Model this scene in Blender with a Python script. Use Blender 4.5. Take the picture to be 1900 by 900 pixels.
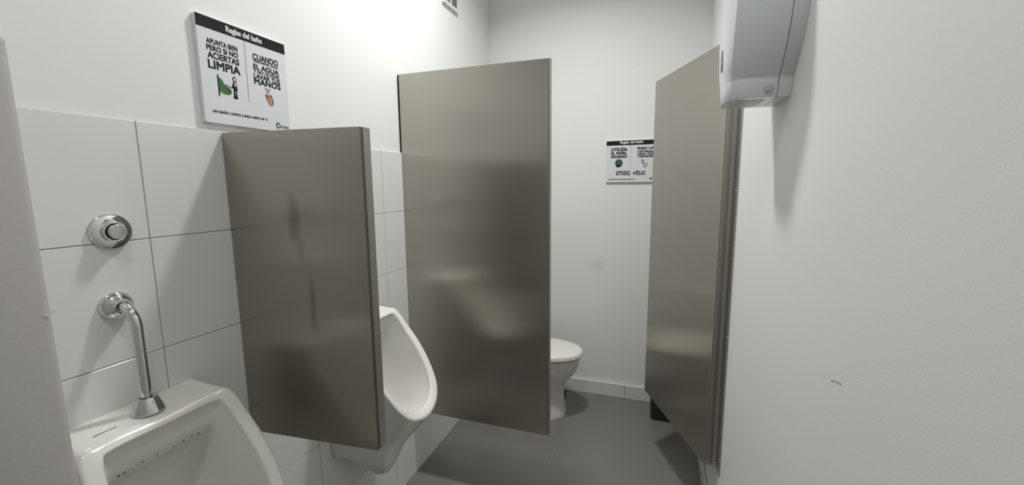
import bpy, bmesh, math, random
from mathutils import Vector, Matrix
random.seed(7)
for o in list(bpy.data.objects): bpy.data.objects.remove(o)
C = bpy.context.scene.collection
SC = bpy.context.scene

# ------------------------------------------------------------------ camera
CAMZ = 1.63
YAW, PITCH, ROLL, FPX = math.radians(19.10), math.radians(7.85), math.radians(-0.51), 773.92
def cam_axes(y, p, r):
    right = Vector((math.cos(y), math.sin(y), 0)); fwd = Vector((-math.sin(y), math.cos(y), 0)); up = Vector((0, 0, 1))
    f2 = fwd*math.cos(p) - up*math.sin(p); u2 = up*math.cos(p) + fwd*math.sin(p)
    return right*math.cos(r) + u2*math.sin(r), u2*math.cos(r) - right*math.sin(r), f2
r_, u_, f_ = cam_axes(YAW, PITCH, ROLL)
cd = bpy.data.cameras.new('camera'); cam = bpy.data.objects.new('camera', cd); C.objects.link(cam)
cd.sensor_fit = 'HORIZONTAL'; cd.sensor_width = 36; cd.lens = 36*FPX/1900; cd.clip_start = 0.02
M = Matrix((r_, u_, -f_)).transposed().to_4x4(); M.translation = Vector((0, 0, CAMZ))
cam.matrix_world = M
SC.camera = cam

# ------------------------------------------------------------------ world, lamp, exposure
w = bpy.data.worlds.new('world'); SC.world = w; w.use_nodes = True
w.node_tree.nodes['Background'].inputs[0].default_value = (0.8, 0.85, 0.9, 1)
w.node_tree.nodes['Background'].inputs[1].default_value = 0.05
CEIL = 3.50
LAMPS = [((-0.59, 1.79, CEIL), 29.0, 0.11, 'round white downlight in the ceiling over the tall steel partition'),
         ((-0.35, 0.02, CEIL), 8.8, 0.20, 'added wide round white fill light on the ceiling above the nearest urinal')]  # second lamp is an added fill, brightens the near wall and urinal
SC.view_settings.view_transform = 'Standard'; SC.view_settings.look = 'None'
SC.view_settings.gamma = 1; SC.view_settings.use_curve_mapping = False
SC.view_settings.exposure = -0.22

# ------------------------------------------------------------------ materials
def nmat(name):
    m = bpy.data.materials.new(name); m.use_nodes = True
    nt = m.node_tree; b = nt.nodes['Principled BSDF']
    return m, nt, b
def mat(name, col, rough=0.5, metal=0.0, var=0.0, vscale=4.0, bump=0.0, bscale=200.0, bdist=0.001, coat=0.0, spec=0.5, rvar=0.0, ior=None):
    m, nt, b = nmat(name)
    b.inputs['Base Color'].default_value = (*col, 1); b.inputs['Roughness'].default_value = rough
    b.inputs['Metallic'].default_value = metal; b.inputs['Coat Weight'].default_value = coat
    b.inputs['Specular IOR Level'].default_value = spec
    tc = nt.nodes.new('ShaderNodeTexCoord')
    if var or rvar:
        n = nt.nodes.new('ShaderNodeTexNoise'); n.inputs['Scale'].default_value = vscale; n.inputs['Detail'].default_value = 5
        nt.links.new(tc.outputs['Object'], n.inputs['Vector'])
        if var:
            mx = nt.nodes.new('ShaderNodeMix'); mx.data_type = 'RGBA'
            mx.inputs[6].default_value = (*[c*(1-var) for c in col], 1); mx.inputs[7].default_value = (*[min(1, c*(1+var)) for c in col], 1)
            nt.links.new(n.outputs['Fac'], mx.inputs[0]); nt.links.new(mx.outputs[2], b.inputs['Base Color'])
        if rvar:
            mr = nt.nodes.new('ShaderNodeMapRange'); mr.inputs[1].default_value = 0.3; mr.inputs[2].default_value = 0.7
            mr.inputs[3].default_value = rough-rvar; mr.inputs[4].default_value = rough+rvar
            nt.links.new(n.outputs['Fac'], mr.inputs[0]); nt.links.new(mr.outputs[0], b.inputs['Roughness'])
    if bump:
        n2 = nt.nodes.new('ShaderNodeTexNoise'); n2.inputs['Scale'].default_value = bscale; n2.inputs['Detail'].default_value = 3
        nt.links.new(tc.outputs['Object'], n2.inputs['Vector'])
        bp = nt.nodes.new('ShaderNodeBump'); bp.inputs['Strength'].default_value = bump; bp.inputs['Distance'].default_value = bdist
        nt.links.new(n2.outputs['Fac'], bp.inputs['Height']); nt.links.new(bp.outputs[0], b.inputs['Normal'])
    return m
def steel(name, col, rough, aniso=0.75, streak=0.025, smudges=()):
    # vertically brushed stainless steel: highlights spread sideways
    m, nt, b = nmat(name); L = nt.links
    b.inputs['Metallic'].default_value = 1.0; b.inputs['Anisotropic'].default_value = aniso
    geo = nt.nodes.new('ShaderNodeNewGeometry')
    cr = nt.nodes.new('ShaderNodeVectorMath'); cr.operation = 'CROSS_PRODUCT'; cr.inputs[1].default_value = (0.02, 0.01, 1)
    L.new(geo.outputs['Normal'], cr.inputs[0]); L.new(cr.outputs[0], b.inputs['Tangent'])
    tc = nt.nodes.new('ShaderNodeTexCoord')
    mp = nt.nodes.new('ShaderNodeMapping'); mp.inputs['Scale'].default_value = (260, 260, 2.2); L.new(tc.outputs['Object'], mp.inputs[0])
    n = nt.nodes.new('ShaderNodeTexNoise'); n.inputs['Scale'].default_value = 1; n.inputs['Detail'].default_value = 4; L.new(mp.outputs[0], n.inputs[0])
    mx = nt.nodes.new('ShaderNodeMix'); mx.data_type = 'RGBA'
    mx.inputs[6].default_value = (*[c*(1-streak) for c in col], 1); mx.inputs[7].default_value = (*[c*(1+streak) for c in col], 1)
    L.new(n.outputs['Fac'], mx.inputs[0]); L.new(mx.outputs[2], b.inputs['Base Color'])
    b.inputs['Roughness'].default_value = rough
    col_out = mx.outputs[2]
    for (cx, cz, rx, rz, k) in smudges:            # greasy rub marks with a shape of their own
        m1 = nt.nodes.new('ShaderNodeMapping'); m1.vector_type = 'POINT'
        m1.inputs['Location'].default_value = (-cx/rx, 0, -cz/rz); m1.inputs['Scale'].default_value = (1/rx, 0, 1/rz); L.new(tc.outputs['Object'], m1.inputs[0])
        nz = nt.nodes.new('ShaderNodeTexNoise'); nz.inputs['Scale'].default_value = 1.4; L.new(m1.outputs[0], nz.inputs[0])
        ad = nt.nodes.new('ShaderNodeVectorMath'); ad.operation = 'MULTIPLY_ADD'; ad.inputs[1].default_value = (.9, 0, .9); L.new(nz.outputs['Color'], ad.inputs[0]); L.new(m1.outputs[0], ad.inputs[2])
        sb = nt.nodes.new('ShaderNodeVectorMath'); sb.operation = 'SUBTRACT'; sb.inputs[1].default_value = (.45, 0, .45); L.new(ad.outputs[0], sb.inputs[0])
        ln = nt.nodes.new('ShaderNodeVectorMath'); ln.operation = 'LENGTH'; L.new(sb.outputs[0], ln.inputs[0])
        mr = nt.nodes.new('ShaderNodeMapRange'); mr.interpolation_type = 'SMOOTHSTEP'; mr.inputs[1].default_value = 1.0; mr.inputs[2].default_value = 0.2
        mr.inputs[3].default_value = 0; mr.inputs[4].default_value = k; L.new(ln.outputs['Value'], mr.inputs[0])
        mm = nt.nodes.new('ShaderNodeMix'); mm.data_type = 'RGBA'; L.new(mr.outputs[0], mm.inputs[0]); L.new(col_out, mm.inputs[6]); mm.inputs[7].default_value = (col[0]*.3, col[1]*.3, col[2]*.3, 1)
        col_out = mm.outputs[2]
    if smudges: L.new(col_out, b.inputs['Base Color'])
    return m

PAINT   = mat('white_paint', (0.85, 0.86, 0.845), 0.55, var=0.015, vscale=3, bump=0.10, bscale=260, bdist=0.0006)
PAINT_B = mat('white_paint_smudged', (0.85, 0.86, 0.845), 0.55, bump=0.10, bscale=260, bdist=0.0006)
def add_smudge(m, col, cx, cz, rx, rz, k):
    nt = m.node_tree; L = nt.links; b = nt.nodes['Principled BSDF']; tc = nt.nodes.new('ShaderNodeTexCoord')
    mp = nt.nodes.new('ShaderNodeMapping'); mp.inputs['Location'].default_value = (-cx/rx, 0, -cz/rz); mp.inputs['Scale'].default_value = (1/rx, 0, 1/rz); L.new(tc.outputs['Object'], mp.inputs[0])
    ln = nt.nodes.new('ShaderNodeVectorMath'); ln.operation = 'LENGTH'; L.new(mp.outputs[0], ln.inputs[0])
    mr = nt.nodes.new('ShaderNodeMapRange'); mr.interpolation_type = 'SMOOTHSTEP'; mr.inputs[1].default_value = 1; mr.inputs[2].default_value = 0; mr.inputs[3].default_value = 0; mr.inputs[4].default_value = k; L.new(ln.outputs['Value'], mr.inputs[0])
    mm = nt.nodes.new('ShaderNodeMix'); mm.data_type = 'RGBA'; L.new(mr.outputs[0], mm.inputs[0]); mm.inputs[6].default_value = (*col, 1); mm.inputs[7].default_value = (*[c*.5 for c in col], 1); L.new(mm.outputs[2], b.inputs['Base Color'])
add_smudge(PAINT_B, (0.85, 0.86, 0.845), -.40, 1.02, .07, .06, .28)
PAINT_R = mat('white_paint_textured', (0.84, 0.85, 0.835), 0.50, var=0.02, vscale=2.5, bump=0.28, bscale=320, bdist=0.0008)
PAINT_S = mat('stub_plaster', (0.50, 0.48, 0.465), 0.7, var=0.03, vscale=6, bump=0.25, bscale=90, bdist=0.0012)
TILE    = mat('white_glazed_tile', (0.80, 0.805, 0.795), 0.16, var=0.012, vscale=9, bump=0.05, bscale=30, bdist=0.001)
GROUT   = mat('grey_grout', (0.36, 0.36, 0.35), 0.9, var=0.06, vscale=40)
FLOOR   = mat('grey_floor_tile', (0.18, 0.175, 0.162), 0.36, var=0.07, vscale=5, bump=0.10, bscale=120, bdist=0.0006, rvar=0.04)
FGROUT  = mat('floor_grout', (0.34, 0.33, 0.31), 0.8)
SKIRT   = mat('skirting_tile', (0.76, 0.76, 0.735), 0.3, var=0.03, vscale=10)
STEEL1  = steel('brushed_steel_dark', (0.39, 0.366, 0.325), 0.25, aniso=0.90, smudges=((.258, .69, .035, .10, .45), (.305, .44, .016, .12, .45), (.275, .60, .02, .06, .25)))
STEEL2  = steel('brushed_steel', (0.475, 0.45, 0.405), 0.25, aniso=0.91)
EDGE    = steel('steel_edge', (0.50, 0.48, 0.45), 0.40, aniso=0.3)
BLACKG  = mat('black_gap', (0.012, 0.011, 0.010), 0.8)
CHROME  = mat('polished_chrome', (0.72, 0.72, 0.72), 0.09, metal=1.0, rvar=0.03, vscale=30)
CHROME_S= mat('satin_chrome', (0.62, 0.62, 0.62), 0.28, metal=1.0, var=0.1, vscale=60)
CERAMIC = mat('white_ceramic', (0.78, 0.775, 0.74), 0.10, var=0.01, vscale=5, coat=0.3)
LIDP    = mat('toilet_lid_plastic', (0.80, 0.79, 0.74), 0.22)
DISP    = mat('dispenser_plastic', (0.75, 0.79, 0.805), 0.20, var=0.02, vscale=6)
DISP_B  = mat('dispenser_back_plastic', (0.50, 0.53, 0.55), 0.35)
DARKP   = mat('dark_window_plastic', (0.05, 0.055, 0.06), 0.25)
NAVY    = mat('navy_plastic', (0.022, 0.026, 0.040), 0.42)
BOARD   = mat('poster_print_white', (0.76, 0.775, 0.81), 0.5, spec=0.3)
BOARDE  = mat('poster_board_edge', (0.62, 0.63, 0.63), 0.6)
INK     = mat('black_ink', (0.016, 0.014, 0.016), 0.55, spec=0.2)
INKW    = mat('white_ink', (0.72, 0.72, 0.74), 0.45)
GREEN   = mat('green_ink', (0.045, 0.17, 0.055), 0.45)
GREEND  = mat('dark_green_ink', (0.035, 0.095, 0.055), 0.45)
SKIN    = mat('pink_ink', (0.50, 0.27, 0.20), 0.5)
LILAC   = mat('lilac_ink', (0.36, 0.33, 0.42), 0.5)
GREYI   = mat('grey_ink', (0.22, 0.22, 0.25), 0.5)
BLUEI   = mat('blue_ink', (0.10, 0.20, 0.42), 0.5)
WHITEP  = mat('white_plastic', (0.76, 0.76, 0.73), 0.4)
VENTD   = mat('vent_mesh_grey', (0.30, 0.295, 0.28), 0.8)
GRIME   = mat('grime', (0.10, 0.085, 0.06), 0.8)
STAINM  = mat('scuff_grey', (0.40, 0.40, 0.38), 0.7)
WOOD    = mat('door_wood', (0.10, 0.065, 0.04), 0.45, var=0.2, vscale=8)
CEILM   = mat('ceiling_white', (0.86, 0.86, 0.85), 0.8)

# ------------------------------------------------------------------ helpers
def obj(name, bm, m, parent=None, smooth=False, loc=None):
    me = bpy.data.meshes.new(name)
    if isinstance(bm, tuple): me.from_pydata(*bm); me.update()
    else:
        bmesh.ops.recalc_face_normals(bm, faces=bm.faces); bm.to_mesh(me); bm.free()
    me.materials.append(m)
    if smooth:
        for p in me.polygons: p.use_smooth = True
    o = bpy.data.objects.new(name, me); C.objects.link(o)
    if parent: o.parent = parent
    if loc is not None: o.location = loc
    return o
def link_mesh(name, me, parent, loc=(0, 0, 0)):
    o = bpy.data.objects.new(name, me); C.objects.link(o); o.parent = parent; o.location = loc; return o
def tag(o, label, cat, group=None):
    o['label'] = label; o['category'] = cat
    if group: o['group'] = group
    return o
def thing(name, label, cat, loc, group=None, rot=None):
    o = bpy.data.objects.new(name, None); C.objects.link(o); o.location = loc; o.empty_display_size = 0.05
    if rot: o.rotation_euler = rot
    return tag(o, label, cat, group)
def structure(o): o['kind'] = 'structure'; return o
def box(bm, x0, x1, y0, y1, z0, z1, bev=0.0, seg=2):
    vs = [bm.verts.new(p) for p in ((x0,y0,z0),(x1,y0,z0),(x1,y1,z0),(x0,y1,z0),(x0,y0,z1),(x1,y0,z1),(x1,y1,z1),(x0,y1,z1))]
    fs = [bm.faces.new([vs[i] for i in q]) for q in ((0,3,2,1),(4,5,6,7),(0,1,5,4),(1,2,6,5),(2,3,7,6),(3,0,4,7))]
    if bev:
        es = list({e for f in fs for e in f.edges})
        bmesh.ops.bevel(bm, geom=es, offset=bev, segments=seg, affect='EDGES', profile=0.5)
def bx(*a, **k):
    bm = bmesh.new(); box(bm, *a, **k); return bm
def loft(rings, closed=True, cap0=True, cap1=True):
    bm = bmesh.new(); R = [[bm.verts.new(p) for p in ring] for ring in rings]
    n = len(rings[0])
    for a, b in zip(R[:-1], R[1:]):
        for i in range(n if closed else n-1):
            j = (i+1) % n
            bm.faces.new((a[i], a[j], b[j], b[i]))
    if cap0: bm.faces.new(R[0][::-1])
    if cap1: bm.faces.new(R[-1])
    return bm
def lathe(prof, axis='Z', n=40, cap0=True, cap1=True):
    # prof: list of (radius, height) along the axis
    rings = []
    for r, h in prof:
        ring = []
        for k in range(n):
            a = 2*math.pi*k/n; c, s = r*math.cos(a), r*math.sin(a)
            ring.append({'Z': (c, s, h), 'X': (h, c, s), 'Y': (c, h, s)}[axis])
        rings.append(ring)
    return loft(rings, True, cap0, cap1)
def tube(path, rad, n=20):
    P = [Vector(p) for p in path]; rings = []
    up = Vector((0, 1, 0))
    for i, p in enumerate(P):
        t = (P[min(i+1, len(P)-1)] - P[max(i-1, 0)]).normalized()
        a = t.cross(up).normalized(); b = t.cross(a).normalized()
        rr = rad[i] if isinstance(rad, (list, tuple)) else rad
        rings.append([p + a*rr*math.cos(2*math.pi*k/n) + b*rr*math.sin(2*math.pi*k/n) for k in range(n)])
    return loft(rings)
def cr(p0, p1, p2, p3, t):
    return 0.5*((2*p1) + (p2-p0)*t + (2*p0-5*p1+4*p2-p3)*t*t + (3*p1-p0-3*p2+p3)*t**3)
def spline(P, sub, closed=False):
    n = len(P); out = []
    for i in range(n if closed else n-1):
        g = (lambda k: P[k % n]) if closed else (lambda k: P[max(0, min(n-1, k))])
        for s in range(sub): out.append(cr(g(i-1), g(i), g(i+1), g(i+2), s/sub))
    if not closed: out.append(P[-1])
    return out
def copy_tree(o, parent=None):
    c = o.copy(); C.objects.link(c); c.parent = parent
    for ch in list(o.children): copy_tree(ch, c)
    return c
def auto_smooth(o, ang=35):
    me = o.data
    for p in me.polygons: p.use_smooth = True
    me.set_sharp_from_angle(angle=math.radians(ang))

# ------------------------------------------------------------------ room shell
XL, XR, YB, YF = -1.25, 0.30, 3.14, -1.30      # tile face, right wall, back wall, wall behind the camera
XP = XL - 0.010                                 # painted wall face above the tiles
TOP = 1.80; TW, TH, J0 = 0.50, 0.30, 0.715
Y_STUB0, Y_STUB1, X_STUB, Z_STUB = 0.245, 0.350, -0.855, 1.845

wall_left = structure(obj('wall_left', bx(XP-0.10, XP, YF, YB, 0, CEIL), PAINT))
bed = obj('grout_bed', bx(XP, XL-0.0025, YF, YB, 0, TOP-0.001), GROUT, wall_left)
g = 0.0013; meshes = {}
def tile_mesh(wd):
    k = round(wd, 4)
    if k not in meshes:
        bm = bx(-0.006, 0.0025, g, wd-g, g, TH-g, bev=0.0009, seg=1)
        bmesh.ops.recalc_face_normals(bm, faces=bm.faces)
        me = bpy.data.meshes.new('tile'); bm.to_mesh(me); bm.free(); me.materials.append(TILE); meshes[k] = me
    return meshes[k]
edges = [YF] + [J0 + TW*k for k in range(-4, 6) if YF < J0 + TW*k < YB] + [YB]
for a, b in zip(edges[:-1], edges[1:]):
    segs = [(a, b)]
    if a < Y_STUB1 and b > Y_STUB0: segs = [s for s in ((a, Y_STUB0), (Y_STUB1, b)) if s[1]-s[0] > 0.02]
    for a2, b2 in segs:
        for k in range(6):
            link_mesh('tile', tile_mesh(b2-a2), wall_left, (XL-0.0025, a2, k*TH))
structure(obj('wall_right', bx(XR, XR+0.12, YF, YB, 0, CEIL), PAINT_R))
wall_back = structure(obj('wall_back', bx(XP-0.10, XR+0.12, YB, YB+0.12, 0, CEIL), PAINT_B))
structure(obj('wall_front', bx(XP-0.10, XR+0.12, YF-0.12, YF, 0, CEIL), PAINT))
structure(obj('ceiling', bx(XP-0.10, XR+0.12, YF-0.12, YB+0.12, CEIL, CEIL+0.1), CEILM))
floor = structure(obj('floor', bx(XP-0.10, XR+0.12, YF-0.12, YB+0.12, -0.10, -0.0010), FGROUT))
fx = [-1.25, -0.545, 0.30]; fy = [-1.30, -0.70, 0.50, 1.70, 2.90, 3.14]
for a, b in zip(fx[:-1], fx[1:]):
    for c, d in zip(fy[:-1], fy[1:]):
        obj('floor_tile', bx(a+0.0010, b-0.0010, c+0.0010, d-0.0010, -0.0009, 0, bev=0.0003, seg=1), FLOOR, floor)
# half-height plastered stub wall beside the near urinal
bm = bx(XL, X_STUB, Y_STUB0, Y_STUB1, 0, Z_STUB, bev=0.012, seg=4)
o = structure(obj('wall_stub', bm, PAINT_S)); auto_smooth(o, 60)
chip = obj('plaster_chip', ([(-.8546,.352,1.449),(-.8546,.338,1.4465),(-.8546,.336,1.4445),(-.8546,.344,1.442),(-.8546,.352,1.4445)], [], [[0,1,2,3,4]]), INKW, o)
# skirting
bb = structure(obj('baseboard_back', bx(XL, XR, YB-0.006, YB, 0, 0.104), GROUT))
sx = [-1.25, -1.18, -0.68, -0.18, 0.30]
for a, b in zip(sx[:-1], sx[1:]):
    obj('skirting_tile', bx(a+0.0012, b-0.0012, YB-0.022, YB-0.006, 0.0005, 0.107, bev=0.002, seg=2), SKIRT, bb)
br = structure(obj('baseboard_right', bx(XR-0.006, XR, YF, YB-0.016, 0, 0.104), GROUT))
sy = [YF, -0.8, -0.3, 0.2, 0.7, 1.2, 1.7, 2.2, 2.7, YB-0.016]
for a, b in zip(sy[:-1], sy[1:]):
    obj('skirting_tile', bx(XR-0.014, XR-0.006, a+0.0012, b-0.0012, 0.0005, 0.107, bev=0.002, seg=2), SKIRT, br)
# added door, unseen behind the camera, for a dark reflection in the steel
d1 = structure(obj('added_door', bx(-0.92, -0.10, YF, YF+0.035, 0.005, 2.05, bev=0.003, seg=1), WOOD))
obj('door_frame', bx(-0.98, -0.92, YF, YF+0.05, 0, 2.11), WHITEP, d1)
obj('door_frame', bx(-0.10, -0.04, YF, YF+0.05, 0, 2.11), WHITEP, d1)
obj('door_frame', bx(-0.92, -0.10, YF, YF+0.05, 2.05, 2.11), WHITEP, d1)
bm = lathe([(0.008, YF+0.035), (0.008, YF+0.075), (0.028, YF+0.08), (0.03, YF+0.10), (0.018, YF+0.112)], 'Y', 20)
bmesh.ops.translate(bm, verts=bm.verts, vec=(-0.17, 0, 1.0)); obj('door_handle', bm, CHROME_S, d1, True)

# ------------------------------------------------------------------ ceiling downlight and added fill light
for (lx, ly, lz), pw, rad, lab in LAMPS:
    t = thing('ceiling_downlight', lab, 'light', (lx, ly, CEIL), 'ceiling downlights')
    obj('trim_ring', lathe([(rad+0.004, -0.012), (rad+0.022, -0.012), (rad+0.025, -0.004), (rad+0.025, 0), (rad+0.004, 0)], 'Z', 40, False, False), WHITEP, t, True)
    ld = bpy.data.lights.new('downlight', 'AREA'); ld.shape = 'DISK'; ld.size = 2*rad; ld.energy = pw; ld.color = (1.0, 0.995, 0.975); ld.spread = math.radians(135)
    lo = bpy.data.objects.new('lamp', ld); C.objects.link(lo); lo.parent = t; lo.location = (0, 0, -0.012)

# ------------------------------------------------------------------ urinals
def make_urinal():
    full = lambda H: [Vector(p) for p in H] + [Vector((-p[0], p[1], p[2])) for p in H[-2:0:-1]]
    back = [(0,0,1.086),(.11,0,1.086),(.154,0,1.080),(.157,0,.98),(.157,0,.85),(.157,0,.70),(.140,0,.500),(.090,0,.512),(0,0,.500)]
    o2   = [(0,.03,1.084),(.11,.03,1.084),(.155,.03,1.078),(.160,.05,.98),(.160,.06,.86),(.160,.075,.73),(.136,.12,.56),(.072,.142,.418),(0,.150,.366)]
    o1   = [(0,.06,1.081),(.11,.06,1.081),(.158,.07,1.073),(.166,.10,.99),(.166,.13,.88),(.160,.165,.775),(.138,.21,.660),(.090,.24,.570),(0,.255,.525)]
    ro   = [(0,.112,1.076),(.122,.115,1.076),(.167,.128,1.066),(.179,.178,.995),(.178,.242,.914),(.165,.297,.835),(.140,.344,.757),(.088,.371,.702),(0,.383,.680)]
    ri   = [(0,.140,1.060),(.108,.140,1.060),(.133,.150,1.048),(.144,.190,.980),(.143,.247,.900),(.133,.292,.828),(.108,.327,.765),(.063,.345,.724),(0,.352,.708)]
    r1   = [(0,.120,.985),(.098,.120,.985),(.119,.126,.978),(.126,.148,.925),(.126,.190,.845),(.118,.230,.775),(.092,.262,.715),(.054,.282,.675),(0,.290,.662)]
    r2   = [(0,.062,.930),(.065,.062,.930),(.088,.066,.920),(.098,.075,.870),(.100,.098,.800),(.096,.128,.725),(.080,.160,.660),(.050,.180,.622),(0,.190,.607)]
    r3   = [(0,.045,.850),(.030,.045,.850),(.045,.045,.840),(.055,.050,.800),(.056,.060,.740),(.055,.075,.690),(.045,.095,.640),(.030,.108,.612),(0,.112,.602)]
    V3 = Vector
    mixr = lambda A, B, f, d: [tuple(V3(a)*(1-f) + V3(b)*f + V3(d)) for a, b in zip(A, B)]
    o0 = mixr(ro, o1, .10, (0, 0, 0))
    ca = mixr(ro, ri, .22, (0, .004, .006)); cb = mixr(ro, ri, .80, (0, .002, .005))
    ri2 = [(a[0]-(.004 if a[0] > .02 else 0), a[1]-.009, a[2]-.015) for a in ri]
    cen  = [(0, .07, .70)]*9
    rings = [full(x) for x in (back, o2, o1, o0, ro, ca, cb, ri, ri2, r1, r2, r3, cen)]
    SUBT, SUBS = 6, 5
    rs = [spline(rg, SUBT, True) for rg in rings]
    n = len(rs[0])
    cols = [spline([rg[i] for rg in rs], SUBS) for i in range(n)]
    grid = [[cols[i][s] for i in range(n)] for s in range(len(cols[0]))]
    # local frame: x = out from the wall, y = along the wall, z = up
    cv = lambda p: (max(0.0, p.y), p.x, p.z)
    bm = loft([[cv(p) for p in ring] for ring in grid[:-1]], True, True, True)
    t = thing('urinal', '', 'urinal', (XL, 0.622, 0))
    o = obj('bowl', bm, CERAMIC, t, True)
    # grime specks where the flushing box meets the bowl
    bm = bmesh.new(); rng = random.Random(3)
    ring = grid[SUBS*9]; ring_b = grid[SUBS*9+1]
    for v, s in ((-.098,3.4),(-.090,2.2),(-.086,3.8),(-.078,2.0),(-.070,2.2),(-.050,2.4),(-.020,1.6),(.020,2.6),(.040,3.2),(.062,2.4),(.080,3.4),(-.060,1.5)):
        i = min(range(n), key=lambda k: abs(ring[k].x-v) + (9 if ring[k].z < .96 else 0))
        p = ring[i].lerp(ring_b[i], rng.uniform(-.2, .5)); q = Vector(cv(Vector((v, p.y, p.z))))
        bmesh.ops.create_icosphere(bm, subdivisions=1, radius=1, matrix=Matrix.Translation(q) @ Matrix.Diagonal((.0014, .0011*s, .0008*s, 1)))
    gs = obj('grime_specks', bm, GRIME, t); gs['kind'] = 'stuff'
    # faint printed maker line on the ledge
    bm = bmesh.new(); x = 0
    for k in range(9):
        wd = rng.uniform(.0025, .0045); box(bm, .0, .0022, x, x+wd, -.0006, 0.0006); x += wd+.0012
    mk = obj('printed_mark', bm, GREYI, t); mk.location = (.078, -.112, 1.0805)
    # flush pipe with collar
    zt = 1.0795; px = .072; ze = 1.345
    path = [(.004, 0, ze), (.020, 0, ze)]
    R = .048
    for k in range(0, 11):
        a = math.radians(9*k); path.append((px-R + R*math.sin(a), 0, ze-R + R*math.cos(a)))
    path += [(px, 0, zt+.12), (px, 0, zt+.03)]
    pipe = obj('flush_pipe', tube(path, .0115, 24), CHROME, t, True); auto_smooth(pipe, 40)
    es = obj('wall_escutcheon', lathe([(.034, .001), (.035, .004), (.033, .011), (.025, .021), (.021, .0235), (.021, .0275), (.0185, .0295), (.0145, .0295), (.014, .024)], 'X', 40), CHROME, pipe, True)
    es.location = (0, 0, ze); auto_smooth(es, 28)
    co = obj('pipe_collar', lathe([(.033, 0), (.034, .003), (.033, .006), (.0225, .034), (.0205, .037), (.0135, .0375), (.013, .034)], 'Z', 40), CHROME, pipe, True)
    co.location = (px, 0, zt+.0015); auto_smooth(co, 28)
    # push button
    bt = thing('flush_button', '', 'flush button', (XL, 0.632, 1.527))
    f = obj('wall_flange', lathe([(.0425, .002), (.043, .004), (.041, .008), (.036, .0105), (.024, .012)], 'X', 56, True, True), CHROME, bt); auto_smooth(f, 28)
    s = obj('button_sleeve', lathe([(.0245, .009), (.0245, .020), (.023, .022), (.0205, .022), (.0205, .016)], 'X', 48), CHROME, bt); auto_smooth(s, 28)
    p = obj('push_cap', lathe([(.0180, .016), (.0180, .030), (.0160, .0325), (0.004, .033)], 'X', 48), CHROME_S, bt); auto_smooth(p, 28)
    rg = obj('cap_ring', lathe([(.0182, .0165), (.0204, .0165), (.0204, .0190), (.0182, .0190)], 'X', 40), BLACKG, s)
    return t, bt
u1, b1 = make_urinal()
u1['label'] = 'white ceramic urinal nearest the camera, in front of the short steel screen'; u1['group'] = 'urinals on the tiled wall'
b1['label'] = 'round chrome flush button above the nearest urinal'; b1['group'] = 'flush buttons'
u2 = copy_tree(u1); u2.location.y = 1.42
u2['label'] = 'white ceramic urinal between the short steel screen and the tall partition'
b2 = copy_tree(b1); b2.location.y = 1.42
b2['label'] = 'round chrome flush button hidden behind the short steel screen'

# ------------------------------------------------------------------ steel panels
def panel_mesh(c0, c1, y0, y1):
    # c0 = wall side (x, zbottom, ztop), c1 = free side, between two y planes
    return loft([[(c0[0], y, c0[1]), (c1[0], y, c1[1]), (c1[0], y, c1[2]), (c0[0], y, c0[2])] for y in (y0, y1)])
P1 = thing('urinal_screen', 'short dark brushed steel privacy screen between the two urinals', 'screen', (XL, 0.935, 0.85))
def p1(name, c0, c1, y0, y1, m, bev=0.0012, par=None):
    bm = panel_mesh(c0, c1, y0, y1); bmesh.ops.translate(bm, verts=bm.verts, vec=-P1.location)
    if bev: bmesh.ops.bevel(bm, geom=list(bm.edges), offset=bev, segments=2, affect='EDGES')
    return obj(name, bm, m, par or P1)
ZB0, ZB1, ZT0, ZT1 = 0.828, 0.862, 1.794, 1.786
f1 = p1('face_sheet', (XL+.002, ZB0, ZT0), (-.744, ZB1, ZT1), .935, .9405, STEEL1)
p1('core', (XL+.002, ZB0+.003, ZT0-.003), (-.747, ZB1+.003, ZT1-.003), .9405, .966, BLACKG, 0)
p1('edge_channel', (-.775, ZB1+.001, ZT1), (-.742, ZB1+.001, ZT1), .9425, .9745, EDGE, 0.002)
p1('back_sheet', (XL+.002, ZB0, ZT0), (-.776, ZB1, ZT1), .967, .9735, STEEL1)
p1('top_channel', (XL+.002, ZT0-.004, ZT0), (-.776, ZT1-.004, ZT1), .9425, .966, EDGE, 0.001)

P2 = thing('stall_partition', 'tall brushed steel partition fixed to the tiled wall in front of the toilet', 'partition', (XL, 1.885, 0.385))
def p2(name, x0, x1, z0, z1, y0, y1, m, bev=0.0012):
    bm = bx(x0, x1, y0, y1, z0, z1, bev=bev); bmesh.ops.translate(bm, verts=bm.verts, vec=-P2.location); return obj(name, bm, m, P2)
p2('face_sheet', XL+.002, -.476, .385, 2.185, 1.885, 1.890, STEEL2)
p2('core', XL+.003, -.472, .388, 2.182, 1.890, 1.908, BLACKG, 0)
p2('edge_channel', -.4745, -.466, .385, 2.187, 1.8865, 1.9115, EDGE)
p2('back_sheet', XL+.002, -.476, .385, 2.185, 1.908, 1.913, STEEL2)
p2('gap_shade', XP+.0005, XL+.0015, 1.803, 2.183, 1.889, 1.909, BLACKG, 0)  # black strip stands in for the shadow in the gap beside the wall

# door swung into the stall
hx, hy = 0.247, 1.885; ex, ey = -0.028, 2.525
dv = Vector((ex-hx, ey-hy, 0)); DL = dv.length; ang = math.atan2(dv.y, dv.x)
D = thing('stall_door', 'tall brushed steel stall door standing open beside the white wall', 'door', (hx, hy, 0.385), rot=(0, 0, ang))
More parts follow.
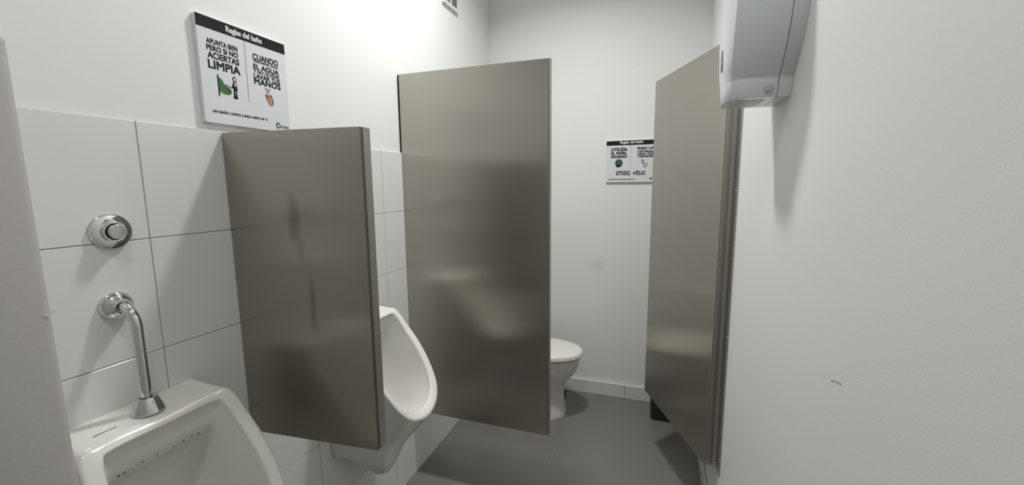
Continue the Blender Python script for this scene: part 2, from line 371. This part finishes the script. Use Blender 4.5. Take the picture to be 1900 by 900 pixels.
# local: x runs along the door from the hinge
nl = Vector((-math.sin(ang), math.cos(ang), 0)); face_s = 1 if nl.dot(Vector((-hx, -hy, 0))) > 0 else -1
def dbox(name, x0, x1, t0, t1, z0, z1, m, bev=0.0012, par=None):
    a, b = sorted((-face_s*t0, -face_s*t1)); return obj(name, bx(x0, x1, a, b, z0, z1, bev=bev), m, par or D)
dbox('face_sheet', .000, DL, .000, .005, 0, 1.80, STEEL2)
dbox('core', .003, DL-.003, .005, .027, .003, 1.797, BLACKG, 0)
dbox('back_sheet', .000, DL, .027, .032, 0, 1.80, STEEL2)
dbox('edge_channel', -.003, .012, .0052, .0268, 0.002, 1.798, EDGE, 0.002)
dbox('edge_channel', DL-.012, DL+.002, .0052, .0268, 0.002, 1.798, EDGE, 0.002)
# wall strip that carries the door
W = thing('door_jamb', 'narrow steel jamb strip screwed to the white wall beside the open stall door', 'jamb', (XR, 1.86, 0.375))
def jb(name, x0, x1, y0, y1, z0, z1, m, bev=0.001):
    bm = bx(x0, x1, y0, y1, z0, z1, bev=bev); bmesh.ops.translate(bm, verts=bm.verts, vec=-W.location); return obj(name, bm, m, W)
jb('wall_leaf', XR-.005, XR-.0002, 1.835, 1.905, .378, 2.20, EDGE)
jb('return_leaf', XR-.026, XR-.005, 1.900, 1.905, .378, 2.20, EDGE)
for z in (.45, 1.0, 1.6, 2.1):
    sc = obj('screw', lathe([(.0045, -.0005), (.0045, -.0015), (.003, -.003)], 'X', 12), CHROME_S, W, True); sc.location = (-.005, -.012, z-.375)

# ------------------------------------------------------------------ toilet
TY = 2.77
T = thing('toilet', 'white ceramic toilet with closed lid, half hidden behind the tall steel partition', 'toilet', (XL, TY, 0))
def dshape(xb, xt, hw, z, n=40, p=2.3, flat=0.45):
    # rounded D plan: straight towards the wall, superellipse at the front
    xc = xb + (xt-xb)*flat; pts = []
    for k in range(n):
        a = -math.pi/2 + math.pi*k/(n-1); c, s = math.cos(a), math.sin(a)
        pts.append((xc + (xt-xc)*abs(c)**(2/p), hw*math.copysign(abs(s)**(2/p), s), z))
    pts += [(xb + .02, hw*.86, z), (xb, hw*.7, z), (xb, -hw*.7, z), (xb+.02, -hw*.86, z)]
    return pts
secs = [(.20,.690,.138,0),(.20,.692,.137,.006),(.20,.686,.130,.03),(.21,.676,.121,.09),(.21,.674,.118,.18),(.20,.682,.124,.235),(.18,.704,.142,.268),(.17,.744,.163,.310),(.16,.774,.178,.360),(.16,.786,.183,.415),(.16,.788,.184,.437),(.17,.780,.178,.441)]
ob = obj('bowl', loft([dshape(*s) for s in secs]), CERAMIC, T, True); auto_smooth(ob, 50)
ob = obj('seat', loft([dshape(.22,.778,.174,.4415,p=2.2), dshape(.22,.780,.176,.4430,p=2.2), dshape(.22,.780,.176,.4465,p=2.2), dshape(.22,.778,.174,.448,p=2.2)]), LIDP, T, True); auto_smooth(ob, 50)
ob = obj('lid', loft([dshape(.22,.792,.186,.449,p=2.2), dshape(.22,.802,.193,.454,p=2.2), dshape(.22,.802,.193,.474,p=2.2), dshape(.22,.792,.185,.484,p=2.2), dshape(.225,.770,.168,.490,p=2.2), dshape(.25,.70,.12,.494,p=2.2), dshape(.3,.60,.06,.4955,p=2.2)]), LIDP, T, True); auto_smooth(ob, 50)
obj('tank', bx(.012, .195, -.19, .19, .40, .76, bev=.022, seg=4), CERAMIC, T); auto_smooth(T.children[-1], 50)
obj('tank_lid', bx(.006, .205, -.20, .20, .762, .79, bev=.010, seg=3), CERAMIC, T); auto_smooth(T.children[-1], 50)
bt = obj('flush_knob', lathe([(.022, .79), (.022, .797), (.019, .799)], 'Z', 24), CHROME_S, T, True); bt.location = (.10, 0, 0)
sk = obj('bolt_cap', bx(.660, .684, .002, .022, .120, .175, bev=.002), DARKP, T)

# ------------------------------------------------------------------ waste bin behind the door
def rrect(x0, x1, y0, y1, r, z, n=6):
    pts = []
    for cx, cy, a0 in ((x1-r, y1-r, 0), (x0+r, y1-r, 90), (x0+r, y0+r, 180), (x1-r, y0+r, 270)):
        for k in range(n+1):
            a = math.radians(a0 + 90*k/n); pts.append((cx + r*math.cos(a), cy + r*math.sin(a), z))
    return pts
Bn = thing('waste_bin', 'dark navy plastic waste bin on the floor behind the open stall door', 'bin', (0.120, 2.985, 0))
h = .115
rg = [rrect(-.105, .105, -.105, .105, .03, 0), rrect(-.108, .108, -.108, .108, .03, .008), rrect(-.115, .115, -.115, .115, .035, .27), rrect(-.120, .120, -.120, .120, .037, .272), rrect(-.120, .120, -.120, .120, .037, .285), rrect(-.110, .110, -.110, .110, .033, .285), rrect(-.102, .102, -.102, .102, .028, .012)]
ob = obj('body', loft(rg), NAVY, Bn, True); auto_smooth(ob, 40)
ob = obj('handle', tube([(-.1205, -.03, .24), (-.128, -.03, .24), (-.128, .03, .24), (-.1205, .03, .24)], .004, 8), NAVY, Bn, True)

# ------------------------------------------------------------------ paper dispenser on the right wall
DY = 1.297
Dp = thing('paper_dispenser', 'grey-blue plastic paper dispenser high on the right white wall', 'dispenser', (XR, DY, CAMZ+.21))
# (z above bottom, half width at wall, half width at front, depth)
DS = [(.000,.077,.069,.131),(.0008,.0775,.0695,.1315),(.034,.086,.075,.1335),(.040,.087,.074,.134),(.048,.088,.073,.1345),(.066,.108,.084,.136),(.100,.136,.100,.137),(.150,.163,.118,.138),(.200,.179,.127,.138),(.260,.187,.129,.138),(.320,.180,.120,.135),(.380,.158,.100,.128),(.425,.122,.074,.115),(.455,.080,.046,.100),(.466,.045,.024,.088)]
def dsec(z, hw, hf, d, xa, n=2, r=.0035):
    # section from x = -xa (near the wall) out to x = -d, sides slanting from hw to hf, front bulging
    side = lambda x: hw + (hf-hw)*(x/d)
    pts = [(-xa, -side(xa), z)]
    m = 6
    for k in range(1, m): x = xa + (d-r-xa)*k/m; pts.append((-x, -side(x) - .003*math.sin(math.pi*k/m), z))
    for k in range(n+1):
        a = math.pi/2*k/n; pts.append((-(d-r + r*math.sin(a)), -(hf - r + r*math.cos(a)), z))
    for k in range(1, 7):
        f = k/7; y = (hf-r)*(1-f); pts.append((-(d + .014*(1-(y/hf)**2)*min(1, hf/.08)), -y, z))
    return pts + [(x, -y, zz) for x, y, zz in pts[::-1]]
cover = obj('cover', loft([dsec(*s, .030) for s in DS]), DISP, Dp, True); auto_smooth(cover, 38)
def bsec(z, hw, hf, d, x0, x1, o):
    side = lambda x: hw + (hf-hw)*(x/d) + o
    return [(-x0, -side(x0), z), (-x1, -side(x1), z), (-x1, side(x1), z), (-x0, side(x0), z)]
ob = obj('back_plate', loft([bsec(*s, .0005, .0285, .000) for s in DS]), DISP, Dp, True); auto_smooth(ob, 38)
ob = obj('seam', loft([bsec(s[0]*.99+.002, *s[1:], .0284, .0302, -.0025) for s in DS]), DARKP, Dp)
# sight slit in the front, recessed bottom opening, lock
bm = bmesh.new()
ring = []
for k in range(16):
    a = 2*math.pi*k/16; ring.append((0, .011*math.cos(a), .034*math.copysign(abs(math.sin(a))**.7, math.sin(a))))
sl = obj('sight_slit', loft([[(x-.0010-y*.06, y, z) for x, y, z in ring], [(x+.003-y*.06, y, z) for x, y, z in ring]]), DARKP, cover); sl.location = (-.1500, -.024, .113)
op = obj('paper_opening', bx(-.115, -.050, -.046, .046, -.0012, .001, bev=.0005, seg=1), DISP_B, Dp)
lk = obj('lock', lathe([(.010, 0), (.010, .003), (.0075, .005), (.004, .0052)], 'Y', 24), DISP_B, Dp, True)
lk.rotation_euler = (0, 0, math.pi); lk.location = (-.050, -.0795, .020)

# ------------------------------------------------------------------ vent on the left wall
V = thing('wall_vent', 'small white ventilation grille high on the left wall near the back corner', 'vent', (XP, 2.49, 2.72))
def vb(name, y0, y1, z0, z1, x0, x1, m, bev=.0015):
    return obj(name, bx(x0, x1, y0, y1, z0, z1, bev=bev), m, V)
for a in ((-.10, .10, 0, .022), (-.10, .10, .178, .20), (-.10, -.085, .022, .178), (.085, .10, .022, .178), (-.006, .006, .022, .178)):
    vb('frame_bar', *a, .0, .016, WHITEP)
vb('backing', -.084, .084, .023, .177, .0005, .004, VENTD, 0)
bm = bmesh.new()
for k in range(18):
    z = .026 + k*.0085
    for y0, y1 in ((-.084, -.007), (.007, .084)): box(bm, .004, .012, y0, y1, z, z+.0035)
lv = obj('louvre_slats', bm, VENTD, V); lv['kind'] = 'stuff'

# ------------------------------------------------------------------ scuff marks on the walls
bm = bmesh.new()
pts = [(0.0, 0.0), (0.0237, 0.0091), (0.0446, 0.0138)]
for (a, b), (c, d) in zip(pts[:-1], pts[1:]):
    vs = [bm.verts.new((XR-.0004, -q[0], q[1]+s)) for q, s in (((a, b), .0012), ((c, d), .0010), ((c, d), -.0012), ((a, b), -.0012))]
    bm.faces.new(vs)
sm = obj('scuff_mark', bm, STAINM); sm.location = (0, 0.8348, CAMZ-0.3446)
tag(sm, 'short grey scuff on the right white wall below the dispenser', 'scuff')

# ------------------------------------------------------------------ printed rule boards
def text(s, m, par, cx, cy, wd, ht, z=.0002, bold=.0):
    cu = bpy.data.curves.new('lettering', 'FONT'); cu.body = s; cu.size = 1; cu.resolution_u = 3
    cu.fill_mode = 'FRONT'
    to = bpy.data.objects.new('tmp', cu); C.objects.link(to)
    dg = bpy.context.evaluated_depsgraph_get(); me = bpy.data.meshes.new_from_object(to.evaluated_get(dg))
    bpy.data.objects.remove(to); bpy.data.curves.remove(cu)
    if bold:                                       # heavier strokes: overlapped copies of the letter faces
        vs = [v.co.copy() for v in me.vertices]; fs = [list(p.vertices) for p in me.polygons]; n = len(vs); V, Fc = [], []
        for q, (dx, dy) in enumerate(((0, 0), (bold, 0), (0, bold), (bold, bold), (bold/2, bold/2))):
            V += [(v.x+dx, v.y+dy, q*4e-5) for v in vs]; Fc += [[i+q*n for i in f] for f in fs]
        bpy.data.meshes.remove(me); me = bpy.data.meshes.new('lettering'); me.from_pydata(V, [], Fc)
    xs = [v.co.x for v in me.vertices]; ys = [v.co.y for v in me.vertices]
    x0, x1, y0, y1 = min(xs), max(xs), min(ys), max(ys)
    for v in me.vertices: v.co = ((v.co.x-(x0+x1)/2)/(x1-x0)*wd, (v.co.y-(y0+y1)/2)/(y1-y0)*ht, v.co.z)
    me.materials.clear(); me.materials.append(m); me.name = 'lettering'
    o = bpy.data.objects.new('lettering', me); C.objects.link(o); o.parent = par; o.location = (cx, cy, z); return o
def shape(name, polys, m, par, z=.0002, th=.0004):
    bm = bmesh.new()
    for P in polys:
        a = [bm.verts.new((x, y, 0)) for x, y in P]; b = [bm.verts.new((x, y, th)) for x, y in P]
        bm.faces.new(a[::-1]); bm.faces.new(b)
        for i in range(len(P)): j = (i+1) % len(P); bm.faces.new((a[i], a[j], b[j], b[i]))
    o = obj(name, bm, m, par); o.location = (0, 0, z); return o
def ell(cx, cy, rx, ry, n=20, a0=0, a1=360):
    return [(cx + rx*math.cos(math.radians(a0+(a1-a0)*k/n)), cy + ry*math.sin(math.radians(a0+(a1-a0)*k/n))) for k in range(n)]
def stroke(x0, y0, x1, y1, w):
    d = Vector((x1-x0, y1-y0)).normalized(); n = Vector((-d.y, d.x))*w/2
    return [(x0+n.x, y0+n.y), (x0-n.x, y0-n.y), (x1-n.x, y1-n.y), (x1+n.x, y1+n.y)]
def rule_board(name, label, loc, rot, S, SH, TH_=.014):
    P = thing(name, label, 'sign', loc, rot=rot)          # local x right, y up, z out of the wall; origin bottom left, on the printed face
    b = obj('board', bx(0, S, 0, SH, -TH_, 0, bev=.0006, seg=1), BOARD, P)
    shape('header_band', [[(0, SH*.89), (S, SH*.89), (S, SH), (0, SH)]], INK, P, z=.0001)
    return P
# board 1: left wall above the short screen
S = .30
A = rule_board('rules_sign', 'square printed washroom rules board on the left wall above the short steel screen', (XP+.0145, .89, 1.82), (math.pi/2, 0, math.pi/2), S, S)
text('Reglas del baño', INKW, A, .499*S, .938*S, .41*S, .075*S, .0009, .08)
for s, cy, ht, x0, x1 in (('APUNTA BIEN', .778, .050, .085, .405), ('PERO SI NO', .716, .053, .080, .405), ('ACIERTAS', .648, .062, .085, .41), ('LIMPIA', .562, .082, .080, .415)):
    text(s, INK, A, (x0+x1)/2*S, cy*S, (x1-x0)*S, ht*S, .0005, .055)
for s, cy, ht, x0, x1 in (('CUANDO', .762, .064, .573, .895), ('TERMINES, BAJA', .712, .030, .573, .895), ('EL AGUA', .660, .056, .573, .895), ('Y NO OLVIDES', .611, .034, .573, .895), ('LAVAR TUS', .562, .052, .570, .900), ('MAÑOS', .505, .064, .568, .905)):
    s = 'MANOS' if s.startswith('MA') else s
    text(s, INK, A, (x0+x1)/2*S, cy*S, (x1-x0)*S, ht*S, .0005, .055)
shape('divider_line', [stroke(.487*S, .885*S, .487*S, .27*S, .0011)], GREYI, A)
def sc(P, k=S): return [(x*k, y*k) for x, y in P]
shape('urinal_icon', [sc([(.170,.455),(.205,.437),(.225,.398),(.255,.372),(.292,.352),(.300,.330),(.285,.306),(.250,.298),(.215,.300),(.172,.318)])], GREEN, A)
shape('icon_outline', [sc(stroke(.165,.475,.165,.275,.012)), sc(stroke(.250,.368,.290,.338,.010)), sc(stroke(.235,.395,.300,.372,.006))], INK, A, z=.0007)
# standing figure of strokes
fig = [sc([*ell(.340,.468,.022,.026)]), sc([(.322,.440),(.358,.440),(.364,.360),(.318,.360)]), sc(stroke(.325,.420,.306,.375,.014)), sc(stroke(.330,.362,.328,.300,.018)), sc(stroke(.350,.362,.346,.300,.018)), sc(ell(.338,.287,.026,.016))]
shape('figure_icon', fig, INK, A)
shape('figure_detail', [sc(ell(.340,.466,.013,.016)), sc([(.332,.432),(.350,.432),(.350,.395),(.334,.395)]), sc(stroke(.340,.350,.339,.312,.006))], INKW, A, z=.0008)
shape('hand_icon', [sc([(.690,.385),(.712,.395),(.740,.388),(.765,.398),(.785,.375),(.792,.330),(.785,.285),(.770,.268),(.735,.275),(.715,.310),(.700,.345)])], SKIN, A)
shape('icon_outline', [sc(stroke(.694,.384,.72,.362,.010)), sc(stroke(.742,.386,.77,.372,.008)), sc(stroke(.782,.352,.788,.290,.008)), sc(stroke(.715,.350,.735,.345,.006))], INK, A, z=.0007)
shape('faucet_icon', [sc([(.710,.452),(.745,.452),(.752,.425),(.740,.402),(.720,.402),(.712,.425)]), sc(stroke(.690,.456,.715,.446,.010)), sc(stroke(.745,.446,.765,.452,.010))], LILAC, A)
text('UN BAÑO LIMPIO HABLA BIEN DE TI.', INK, A, .392*S, .118*S, .625*S, .032*S, .0005, .05)
shape('logo_mark', [sc(ell(.830,.070,.028,.034))], GREEND, A)
shape('logo_mark', [sc(ell(.832,.066,.015,.018))], INKW, A, z=.0007)
shape('logo_word', [sc(stroke(.862+.0135*k, .046, .862+.0135*k, .074-.006*(k % 2), .009)) for k in range(9)], BLUEI, A)
# board 2: back wall, partly behind the door
S2, H2 = .345, .292
B = rule_board('rules_sign', 'small printed washroom rules board on the back wall, partly behind the open door', (-.355, YB-.0145, CAMZ+.013), (math.pi/2, 0, 0), S2, H2)
def bt_(s, x0, x1, z0, z1, m=INK, bold=.10, zz=.0005):
    text(s, m, B, (x0+x1)/2+.355, (z0+z1)/2-.013, x1-x0, z1-z0, zz, bold)
bt_('Reglas del baño', -.261, -.102, .279, .302, INKW, .08, .0009)
bt_('UTILIZA', -.322, -.210, .232, .256); bt_('EL PAPEL', -.322, -.210, .208, .228); bt_('NECESARIO', -.322, -.210, .184, .204)
bt_('BAJA LA', -.140, -.030, .236, .257); bt_('CISTERNA', -.140, -.030, .219, .233); bt_('UNA VEZ', -.140, -.030, .202, .216); bt_('TERMINES', -.140, -.030, .185, .199)
bt_('DEPOSITA', -.283, -.183, .079, .092); bt_('EL PAPEL', -.283, -.183, .063, .076)
bt_('EN LA', -.147, -.081, .079, .092); bt_('BASURA', -.147, -.081, .063, .076)
bt_('UN BAÑO LIMPIO HABLA BIEN DE TI.', -.338, -.149, .030, .038)
q = lambda P: [(x+.355, y-.013) for x, y in P]
shape('divider_line', [q(stroke(-.186, .271, -.186, .105, .0014))], GREYI, B)
shape('paper_roll_icon', [q(ell(-.266, .149, .027, .027)), q([(-.284,.135),(-.250,.132),(-.252,.122),(-.272,.120),(-.280,.114)])], GREEND, B)
shape('icon_detail', [q(ell(-.266, .152, .010, .010))], GREEN, B, z=.0007)
shape('toilet_icon', [q([(-.111,.172),(-.092,.166),(-.098,.150),(-.110,.146)]), q(stroke(-.088,.174,-.080,.170,.004))], GREYI, B)
shape('toilet_icon', [q([(-.108,.150),(-.072,.146),(-.070,.136),(-.078,.116),(-.098,.116),(-.100,.134)])], LILAC, B, z=.0006)
shape('icon_detail', [q(ell(-.086, .129, .008, .007))], INKW, B, z=.0012)
shape('check_icon', [q([(-.168,.083),(-.158,.080),(-.150,.094),(-.148,.092),(-.157,.066),(-.162,.066)])], INK, B)
shape('logo_mark', [q(ell(-.045, .037, .008, .008))], GREEND, B)
